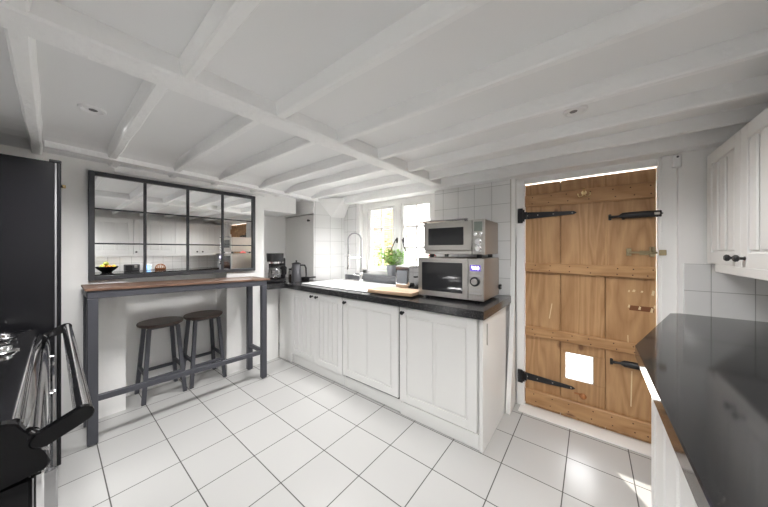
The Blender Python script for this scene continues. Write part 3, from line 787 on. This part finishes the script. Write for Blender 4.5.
# ------------------------------------------------------------------ mirror
MY0, MY1, MZ0, MZ1 = .166, 1.388, 1.052, 1.868
t = thing('mirror', (XL, .777, MZ0), 'large dark framed window pane mirror above the bar table', 'mirror')
m = MB(); fw = .032; x0, x1 = XL+.002, XL+.030
m.box(x0, x1, MY0, MY0+fw, MZ0, MZ1, .003).box(x0, x1, MY1-fw, MY1, MZ0, MZ1, .003).box(x0, x1, MY0+fw, MY1-fw, MZ1-fw, MZ1, .003).box(x0, x1, MY0+fw, MY1-fw, MZ0, MZ0+fw, .003)
m.build('frame', M['frame_dark'], t)
MB().box(x0, XL+.012, MY0+.02, MY1-.02, MZ0+.02, MZ1-.02).build('glass', M['mirror'], t)
for y in (.480, .775, 1.065):
    MB().box(XL+.010, XL+.026, y-.009, y+.009, MZ0+fw, MZ1-fw, .002).build('upright_bar', M['frame_dark'], t)
for z in (1.590, 1.328):
    MB().box(XL+.010, XL+.022, MY0+fw, MY1-fw, z-.0055, z+.0055, .002).build('cross_bar', M['frame_dark'], t)

# ------------------------------------------------------------------ bar table
t = thing('bar_table', (-2.70, .73, 0), 'long narrow bar table with rustic wood top and dark steel legs', 'table')
sh = lambda y: -.036*(y-.15)/1.2
m = MB()
TX0, TX1 = -2.905, -2.53
def shear_box(x0, x1, y0, y1, z0, z1, bev=.002):
    mm = MB(); mm.box(x0, x1, y0, y1, z0, z1, bev)
    for v in mm.bm.verts: v.co.z += sh(v.co.y)
    return mm
shear_box(-2.895, -2.538, .130, 1.365, 1.0115, 1.028, .003).build('tabletop', M['oak'], t)
L = .054
m = shear_box(-2.588, -2.548, .140, 1.335, .962, 1.0105)
for q in (shear_box(-2.888, -2.848, .140, 1.335, .962, 1.0105), shear_box(-2.85, -2.586, .140, .180, .962, 1.0105), shear_box(-2.85, -2.586, 1.295, 1.335, .962, 1.0105)):
    me = bpy.data.meshes.new('tmp'); q.bm.to_mesh(me); m.bm.from_mesh(me); bpy.data.meshes.remove(me); q.bm.free()
m.build('top_frame', M['steel_dark'], t)
for x in (-2.588, -2.886):
    for y in (.140, 1.284):
        q = MB(); q.box(x, x+.045, y, y+.050, .010, 1.0+sh(y)-.04, .003); lg = q.build('leg', M['steel_dark'], t)
        MB().lathe([(0,0),(.016,0),(.016,.010),(0,.010)], 12, (x+.022, y+.025, .0005)).build('foot', M['rubber'], lg)
shear_box(-2.582, -2.552, .189, 1.284, .282, .320).build('foot_rail', M['steel_dark'], t)
for y in (.150, 1.296):
    shear_box(-2.842, -2.588, y, y+.028, .282, .318).build('end_rail', M['steel_dark'], t)

# ------------------------------------------------------------------ stools
def make_stool(label):
    t = thing('bar_stool', (0,0,0), label, 'stool', 'bar stools in the alcove')
    H_ = .645
    m = MB().lathe([(0,H_-.03),(.150,H_-.03),(.160,H_-.022),(.163,H_-.010),(.160,H_-.002),(.150,H_),(0,H_)], 40); m.build('seat', M['seat'], t, True)
    MB().box(-.105,.105,-.105,.105,H_-.046,H_-.0305,.002).build('seat_frame', M['steel_dark'], t)
    for sx in (-1, 1):
        for sy in (-1, 1):
            a = Vector((sx*.098, sy*.098, H_-.040)); b = Vector((sx*.140, sy*.140, .001)); w = .014
            q = MB(); q.prism([(b.x-w,b.y-w),(b.x+w,b.y-w),(b.x+w,b.y+w),(b.x-w,b.y+w)], b.z, a.z, 'z', 0, None, [(a.x-w,a.y-w),(a.x+w,a.y-w),(a.x+w,a.y+w),(a.x-w,a.y+w)])
            q.build('leg', M['steel_dark'], t)
    for z, ax in ((.235,'x'), (.19,'y')):
        r = .140-.042*(z/H_)
        for s in (-1, 1):
            if ax == 'x': MB().box(-r+.012, r-.012, s*r-.010, s*r+.010, z-.013, z+.013, .002).build('stretcher', M['steel_dark'], t)
            else: MB().box(s*r-.010, s*r+.010, -r+.012, r-.012, z-.013, z+.013, .002).build('stretcher', M['steel_dark'], t)
    return t
s1 = make_stool('dark wood topped bar stool nearer the black fridge, under the bar table')
s2 = copy_tree(s1); s2['label'] = 'dark wood topped bar stool nearer the window wall, under the bar table'
s1.location = (-3.035, .608, 0); s2.location = (-3.04, .940, 0)

# ------------------------------------------------------------------ fridge
t = thing('fridge', (-2.63, -.30, 0), 'tall black fridge standing against the left wall', 'fridge')
MB().box(-2.915, -2.36, -.62, .010, .02, 1.772, .004).build('body', M['fridge'], t)
MB().box(-2.905, -2.363, .010, .017, .06, 1.768).build('gasket', M['gasket'], t)
dr = MB().box(-2.915, -2.36, .017, .033, .06, 1.772, .003).build('door', M['fridge'], t)
MB().box(-2.40, -2.362, -.01, .034, 1.773, 1.786, .003).build('hinge_cover', M['plastic'], t)
MB().box(-2.90, -2.38, -.60, .0, 0.001, .02).build('base', M['plastic'], t)

# ------------------------------------------------------------------ range cooker
CX0, CX1 = -2.275, -1.085
t = thing('range_cooker', (-1.68, -.37, 0), 'black and chrome range cooker in the foreground beside the fridge', 'cooker')
MB().box(CX0, CX1, -.70, -.085, .06, .845, .003).build('body', M['black'], t)
MB().box(CX0, CX1, -.70, -.064, .847, .866, .003).build('hob', speckle('hob_glass', (.008,.008,.009,1), (.06,.06,.06,1), .09, 60, .66), t)
prof = [(-.066,.868),(-.054,.868),(-.046,.862),(-.043,.852),(-.046,.842),(-.036,.838),(-.022,.829),(-.012,.814),(-.006,.794),(-.004,.772),(-.007,.750),(-.014,.733),(-.09,.733),(-.09,.868)]
cpnl = MB().prism(prof, CX0+.02, CX1-.02, 'x').build('control_panel', M['chrome'], t, True)
capp = [(-.30,.872),(-.070,.872),(-.050,.862),(-.030,.818),(-.008,.766),(-.001,.742),(-.008,.728),(-.075,.722),(-.30,.722)]
for x0, x1 in ((CX0-.004, CX0+.021), (CX1-.021, CX1+.010)):
    MB().prism(capp, x0, x1, 'x', .004).build('end_cap', M['black'], t)
# oven doors below with chrome edge strips
for x0, x1 in ((CX0+.01, -1.70), (-1.695, CX1-.005)):
    d = MB().box(x0, x1, -.085, -.030, .14, .715, .006).build('oven_door', M['black'], t)
    MB().box(x0+.012, x1-.012, -.030, -.022, .16, .60, .002).build('door_glass', M['dglass'], d)
    for q in (x0-.001, x1-.010): MB().box(q, q+.011, -.034, .010, .14, .716, .004).build('edge_trim', M['edge'], d)
    MB().box(x0, x1, -.030, .008, .640, .712, .006).build('door_handle', M['chrome'], d)
for x in (CX0, CX1-.012):
    MB().box(x, x+.013, -.028, -.012, .07, .722, .004).build('corner_strip', M['chrome'], t)
MB().box(CX0+.02, CX1-.02, -.66, -.10, .001, .06).build('plinth', M['plastic'], t)
# rail at the front
rl = MB().tube([(CX0-.0, .052, .853), (CX1+.035, .052, .853)], .0175, 20).build('towel_rail', M['chrome'], t, True)
for xs_ in ((CX0-.02, CX0+.0), (CX1+.030, CX1+.050)):
    c0, c1, r = Vector((-.016,.822)), Vector((.050,.852)), .021
    d = (c1-c0).normalized(); ang = math.atan2(d.y, d.x); pts = []
    for k in range(9):
        a = ang+PI/2+PI*k/8; pts.append((c0.x+r*math.cos(a)*.9, c0.y+r*math.sin(a)*.9))
    for k in range(9):
        a = ang-PI/2+PI*k/8; pts.append((c1.x+r*math.cos(a), c1.y+r*math.sin(a)))
    MB().prism(pts, xs_[0], xs_[1], 'x', .003).build('rail_bracket', M['black'], t)
    MB().cyl((xs_[0], c0.x, c0.y), (xs_[0]-.035 if xs_[0] > -2 else xs_[0]+.04, c0.x-.012, c0.y-.004), .014, 14).build('bracket_stub', M['chrome'], t, True)
# burners
for x, y in ((-2.14, -.155), (-1.86, -.135), (-2.0, -.42), (-1.62, -.30), (-1.30, -.17), (-1.30, -.47)):
    MB().lathe([(0,.0),(.052,0),(.054,.006),(.045,.012),(.036,.013),(.036,.024),(.030,.028),(0,.030)], 24, (x, y, .867)).build('burner', M['chrome'], t, True)

# ------------------------------------------------------------------ right hand units
XF = .178
bounds = [1.395, .80, .20, -.40, -1.0]
lab = ['white base cabinet under the black worktop, nearest the pine door', 'white base cabinet under the black worktop, second from the pine door', 'white base cabinet under the black worktop, third from the pine door', 'white base cabinet under the black worktop, farthest from the pine door']
for k in range(4):
    b, a = bounds[k], bounds[k+1]
    t = thing('base_cabinet', (.5, (a+b)/2, 0), lab[k], 'cabinet')
    if k == 0:
        MB().prism([(XF+.021,a+.002),(XR-.012,a+.002),(XR-.012,2.33),(.415,2.33),(.385,2.24),(XF+.021,b)], .10, .846, 'z').build('body', M['cab'], t)
    else:
        MB().box(XF+.021, XR-.012, a+.002, b-.002, .10, .846).build('body', M['cabin'], t)
    MB().box(XF+.05, XF+.066, a+.001, b-.001, .003, .0985).build('plinth', M['cab'], t)
    cab_door(t, a, b, .112, .842, XF, 'x', -1, 3, knob=None if k == 0 else (a+.05, .80))
t = thing('worktop', (.5, .7, .848), 'polished black worktop on the right, in the foreground', 'worktop')
m = MB().prism([(.140,-1.0),(XR-.012,-1.0),(XR-.012,2.332),(.418,2.332),(.372,2.30),(.139,1.448)], .850, .900, 'z', .003); m.build('slab', M['granite'], t)

wb = [(2.318, 1.487, 2), (1.485, .893, 1), (.891, .30, 1), (.298, -.30, 1)]
labs = ['white two door wall cabinet with paired black knobs, next to the pine door', 'white single door wall cabinet in the mirror, second from the pine door', 'white single door wall cabinet in the mirror, third from the pine door', 'white single door wall cabinet on the right wall, farthest from the pine door']
for k, (b, a, nd) in enumerate(wb):
    t = thing('wall_cabinet', (.69, (a+b)/2, 1.205), labs[k], 'cabinet')
    MB().box(.542, XR-.002, a+.001, b-.001, 1.207, 1.815).build('body', M['cab'], t)
    if nd == 2:
        mid = 1.889
        cab_door(t, mid, b, 1.205, 1.816, .52, 'x', -1, 3, knob=(1.94, 1.243), style='raised')
        cab_door(t, a, mid, 1.205, 1.816, .52, 'x', -1, 3, knob=(1.845, 1.243), style='raised')
    else:
        cab_door(t, a, b, 1.205, 1.816, .52, 'x', -1, 3, knob=(a+.035, 1.243), style='raised')
t = thing('light_pelmet', (.545, 1.0, 1.165), 'white pelmet board under the wall cabinets', 'pelmet')
MB().box(.518, .541, -.29, 2.185, 1.163, 1.2045, .003).build('board', M['cab'], t)
MB().box(.541, .565, -.29, 2.185, 1.185, 1.207).build('batten', M['cab'], t)

# ---- things on the right worktop (seen in the mirror)
bx_, by_ = .58, .575
t = thing('fruit_bowl', (bx_, by_, .90), 'black fruit bowl on the right worktop, seen in the mirror', 'bowl')
MB().lathe([(0,.0),(.06,0),(.06,.008),(.09,.035),(.13,.075),(.14,.098),(.135,.100),(.125,.080),(.085,.042),(0,.022)], 32, (bx_, by_, .9005)).build('bowl', M['black'], t, True)
fr = [('orange','orange',(.04,0.0,.085),.040,'orange on the right side of the fruit bowl'),('apple','apple',(-.02,-.062,.083),.038,'green apple on the left of the fruit bowl'),('orange','orange',(-.035,.03,.088),.039,'orange at the middle of the fruit bowl'),('lemon','lemon',(.0,.085,.090),.030,'yellow lemon at the right rim of the fruit bowl'),('lemon','lemon',(.07,-.05,.095),.030,'yellow lemon at the wall side of the fruit bowl'),('apple','apple',(-.005,-.01,.146),.036,'green apple on top of the fruit pile')]
for nm, mt, p, r, lb in fr:
    prof = [(r*math.sin(PI*k/14)*(1 if nm != 'lemon' else .92), -r*math.cos(PI*k/14)*(1.2 if nm == 'lemon' else .92)) for k in range(15)]
    prof[0] = (0, prof[0][1]); prof[-1] = (0, prof[-1][1])
    c = (bx_+p[0], by_+p[1], .9005+p[2])
    if nm == 'apple':
        prof = prof[:-2]+[(r*.18, r*.86), (0, r*.74)]
    e = thing(nm, c, lb, nm)
    MB().lathe(prof, 20, c).build('fruit', M[mt], e, True)
    MB().tube([(c[0], c[1], c[2]+prof[-1][1]-.002), (c[0]+.002, c[1], c[2]+prof[-1][1]+(.014 if nm == 'apple' else .004))], .002, 6).build('stem', M['soil'], e)
t = thing('radio', (.70, .89, .90), 'dark grey radio on the right worktop, seen in the mirror', 'radio')
MB().box(.655, .745, .795, 1.0, .9005, 1.020, .008).build('body', plain('radio_grey', (.06,.06,.065,1), .45), t)
MB().box(.651, .656, .81, .90, .915, 1.005, .002).build('speaker_grille', M['iron'], t)
MB().box(.651, .656, .925, .965, .955, 1.000, .002).build('dial_panel', M['steel'], t)
t = thing('tablet', (.75, 1.12, .90), 'small blue lit screen propped on the right worktop, seen in the mirror', 'tablet')
T = Matrix.Translation((.74, 1.12, .9005))@Matrix.Rotation(.22, 4, 'Y')
MB().box(-.006, .006, -.065, .065, .002, .11, .003, T).build('body', M['white'], t)
MB().box(-.0075, -.0055, -.055, .045, .012, .10, 0, T).build('screen', M['blue'], t)
MB().box(.004, .05, -.03, .03, .001, .008, .002, Matrix.Translation((.74,1.12,.9005))).build('stand', M['white'], t)
t = thing('wicker_basket', (.70, 1.30, .90), 'small brown domed wicker basket on the right worktop, seen in the mirror', 'basket')
MB().lathe([(0,0),(.075,0),(.085,.02),(.085,.03),(.078,.03),(.07,.008),(0,.006)], 24, (.70, 1.30, .9005)).build('tray', M['wicker'], t, True)
m = MB()
for k in range(8):
    a = PI*k/8
    m.tube([(.70+.08*math.cos(a)*math.cos(q), 1.30+.08*math.sin(a)*math.cos(q), .925+.085*math.sin(q)) for q in [PI*i/12 for i in range(13)]], .005, 6)
m.build('hoops', M['wicker'], t, True)
t = thing('socket', (XR-.012, .525, 1.12), 'white double wall socket above the fruit bowl, seen in the mirror', 'socket')
MB().box(XR-.022, XR-.0105, .455, .595, 1.08, 1.165, .003).build('plate', M['white'], t)
MB().box(XR-.026, XR-.021, .485, .505, 1.135, 1.150).box(XR-.026, XR-.021, .545, .565, 1.135, 1.150).build('switches', M['white'], t)

# door chime contact by the corner
t = thing('door_sensor', (.405, 2.38, 1.80), 'small white door sensor box at the top right of the pine door', 'sensor')
MB().box(.388, .428, 2.330, 2.3445, 1.775, 1.855, .006).build('box', M['white'], t)
MB().cyl((.41, 2.329, 1.84), (.41, 2.334, 1.84), .006, 10).build('screw', M['iron'], t)

# ------------------------------------------------------------------ ceiling downlights
spots = [(-1.955, .125, 'recessed white ceiling spotlight above the left side, nearest the fridge'), (-.06, 1.60, 'recessed white ceiling spotlight in front of the pine door'), (-1.93, 1.66, 'small recessed white ceiling spotlight in front of the window')]
for x, y, lb in spots:
    z = ceil_z(y)
    t = thing('ceiling_spotlight', (x, y, z), lb, 'ceiling light', None)
    r = .050
    MB().lathe([(.031,.002),(.032,-.004),(.040,-.011),(r-.002,-.009),(r+.001,.002)], 28, (x, y, z)).build('rim', M['white'], t, True)
    lf_ = MB().lathe([(0,-.001),(.022,-.002),(.0305,-.0035),(.0305,.001),(0,.001)], 20, (x, y, z)).build('lamp_face', M['white'], t, True)
    MB().lathe([(0,-.0035),(.015,-.0035),(.017,-.001),(0,-.001)], 16, (x-.008, y+.004, z)).build('bulb', plain('bulb_face', (.25,.25,.25,1), .2), lf_, True)

# ------------------------------------------------------------------ outside
g = MB().box(-9, 5, 2.64, 14, -.3, -.04).build('garden_paving', M['paving']); struct(g, 'pale paving outside the window'); g.name = 'floor_outside'
g = MB().box(-6, 6, -12, -3.22, -.3, -.04).build('floor_terrace', M['paving']); struct(g, 'unseen pale paving outside the added rear window')
o = thing('brick_house', (-5.4, 7.0, -.04), 'sunlit brick house outside, seen through the left casement', 'house')
MB().box(-8.5, -4.5, 5.6, 9, -.04, 4.2).build('wall', M['brick'], o)
MB().prism([(5.3,4.2),(9.3,4.2),(7.3,5.9)], -8.7, -4.35, 'x').build('roof', plain('roof_tile', srgb(150,95,70), .8), o)
MB().box(-5.5, -4.8, 5.57, 5.62, 1.2, 2.2).build('window', M['white'], o)
o = thing('garden_wall', (-2.5, 8, -.04), 'white rendered garden wall outside, seen through the right casement', 'wall')
MB().box(-4.45, 3.5, 6.4, 6.6, -.04, 2.5).build('wall', M['render'], o)
MB().box(-4.45, 3.5, 6.36, 6.64, 2.5, 2.56).build('coping', M['paving'], o)
def shrub(x, y, h, r, mat, label, seed):
    random.seed(seed); t = thing('shrub', (x, y, -.04), label, 'shrub')
    s = MB(); l = MB()
    for k in range(24):
        a = random.uniform(0, 6.28); q = r*math.sqrt(random.random()); zt_ = h*random.uniform(.45, 1)
        e = (x+q*math.cos(a), y+q*math.sin(a), zt_)
        s.tube([(x, y, -.04), ((x*2+e[0])/3, (y*2+e[1])/3, zt_*.5), e], [.012,.008,.003], 5)
        for i in range(34):
            c = Vector(e)+Vector((random.gauss(0,.09), random.gauss(0,.09), random.gauss(-.05,.14))); w = random.uniform(.02,.045)
            T = Matrix.Translation(c)@Matrix.Rotation(random.uniform(0,6.28), 4, 'Z')@Matrix.Rotation(random.uniform(-1,1), 4, 'X')
            l.bm.faces.new([l.bm.verts.new(T@Vector(p)) for p in ((-w,0,0),(0,w*.5,0),(w,0,0),(0,-w*.5,0))])
    s.build('stems', M['stem'], t); l.build('foliage', M[mat], t)
shrub(-3.2, 4.2, 1.5, .42, 'bush', 'yellow green shrub outside, low in the left casement', 21)
shrub(-3.78, 5.6, 2.4, .3, 'autumn', 'orange leaved shrub outside, high in the left casement', 22)
shrub(-2.5, 5.3, 1.35, .40, 'bush', 'green shrub outside, low in the right casement', 23)

# repeats share a group
GROUPS = {'wall_cabinet': 'white wall cabinets along the right wall', 'ceiling_spotlight': 'recessed ceiling spotlights', 'shrub': 'shrubs outside the window',
          'orange': 'oranges in the fruit bowl', 'apple': 'apples in the fruit bowl', 'lemon': 'lemons in the fruit bowl'}
for o in list(COL.objects):
    if o.parent is None and 'label' in o.keys():
        k = o.name.split('.')[0]
        if k in GROUPS: o['group'] = GROUPS[k]
        if k == 'base_cabinet': o['group'] = 'base cabinets under the black worktop' if o.location.x > 0 else 'base cabinets of the window run'

# ------------------------------------------------------------------ light
SKY_H, SKY_Z = .7, 5.0
w = bpy.data.worlds.new('sky'); SC.world = w; w.use_nodes = True
t = w.node_tree; t.nodes.clear()
out = N(t, 'ShaderNodeOutputWorld'); bg = N(t, 'ShaderNodeBackground')
tc = N(t, 'ShaderNodeTexCoord'); sx = N(t, 'ShaderNodeSeparateXYZ'); t.links.new(tc.outputs['Generated'], sx.inputs[0])
el = math_(t, 'MAXIMUM', sx.outputs[2], 0.0)              # bright overcast: the zenith outshines the horizon
t.links.new(math_(t, 'MULTIPLY_ADD', el, SKY_Z, SKY_H), bg.inputs[1])
bg.inputs[0].default_value = (.97, .985, 1, 1)
t.links.new(bg.outputs[0], out.inputs[0])
def lamp(name, typ, loc, rot, energy, **kw):
    l = bpy.data.lights.new(name, typ); l.energy = energy
    for k, v in kw.items(): setattr(l, k, v)
    o = bpy.data.objects.new(name, l); COL.objects.link(o); o.location = loc; o.rotation_euler = rot
    return o
def portal(loc, rot, sx, sy):
    o = lamp('daylight_portal', 'AREA', loc, rot, 1, shape='RECTANGLE', size=sx, size_y=sy); o.data.cycles.is_portal = True
portal((-1.76, 2.66, 1.42), (-PI/2, 0, 0), 1.1, .95)
portal((0, -3.2, 1.225), (PI/2, 0, 0), 1.0, .55)
lamp('splashback_fill', 'AREA', (.60, .72, 1.200), (0, 0, 0), 1.1, shape='RECTANGLE', size=.03, size_y=2.1, color=(1, .98, .95))  # added fill to brighten the tiles under the cabinets, no fitting known
# sun from beyond the window wall, low on the left
sd = Vector((.27, -.45, -.33))
lamp('sun', 'SUN', (-3, 6, 5), sd.to_track_quat('-Z', 'Y').to_euler(), 2.0, angle=.02, color=(1, .95, .86))
for x, y, p in ((-1.955, .125, 38), (-1.93, 1.66, 38), (-.06, 1.60, 16), (-.10, .12, 26), (-.06, -1.5, 7)):  # first three sit at the fittings, last two are added fill without one
    lamp('downlight_fill', 'SPOT', (x, y, ceil_z(y)-.014), (0, 0, 0), p, spot_size=math.radians(158), spot_blend=1.0, shadow_soft_size=.2, color=(1, .985, .97))

# ------------------------------------------------------------------ camera
cd = bpy.data.cameras.new('camera'); cam = bpy.data.objects.new('camera', cd); COL.objects.link(cam)
cd.sensor_fit = 'HORIZONTAL'; cd.sensor_width = 36; cd.lens = 262.1/768*36; cd.shift_y = -3.6/768; cd.clip_start = .02
cam.location = (0, 0, HC); cam.rotation_euler = (PI/2, 0, math.radians(38.28))
SC.camera = cam
SC.view_settings.view_transform = 'Standard'; SC.view_settings.look = 'None'; SC.view_settings.gamma = 1; SC.view_settings.use_curve_mapping = False
SC.view_settings.exposure = 2.3
SC.cycles.max_bounces = 10; SC.cycles.diffuse_bounces = 7; SC.cycles.glossy_bounces = 4; SC.cycles.transparent_max_bounces = 12
SC.cycles.sample_clamp_indirect = 6; SC.cycles.use_denoising = True; SC.cycles.caustics_reflective = False; SC.cycles.caustics_refractive = False
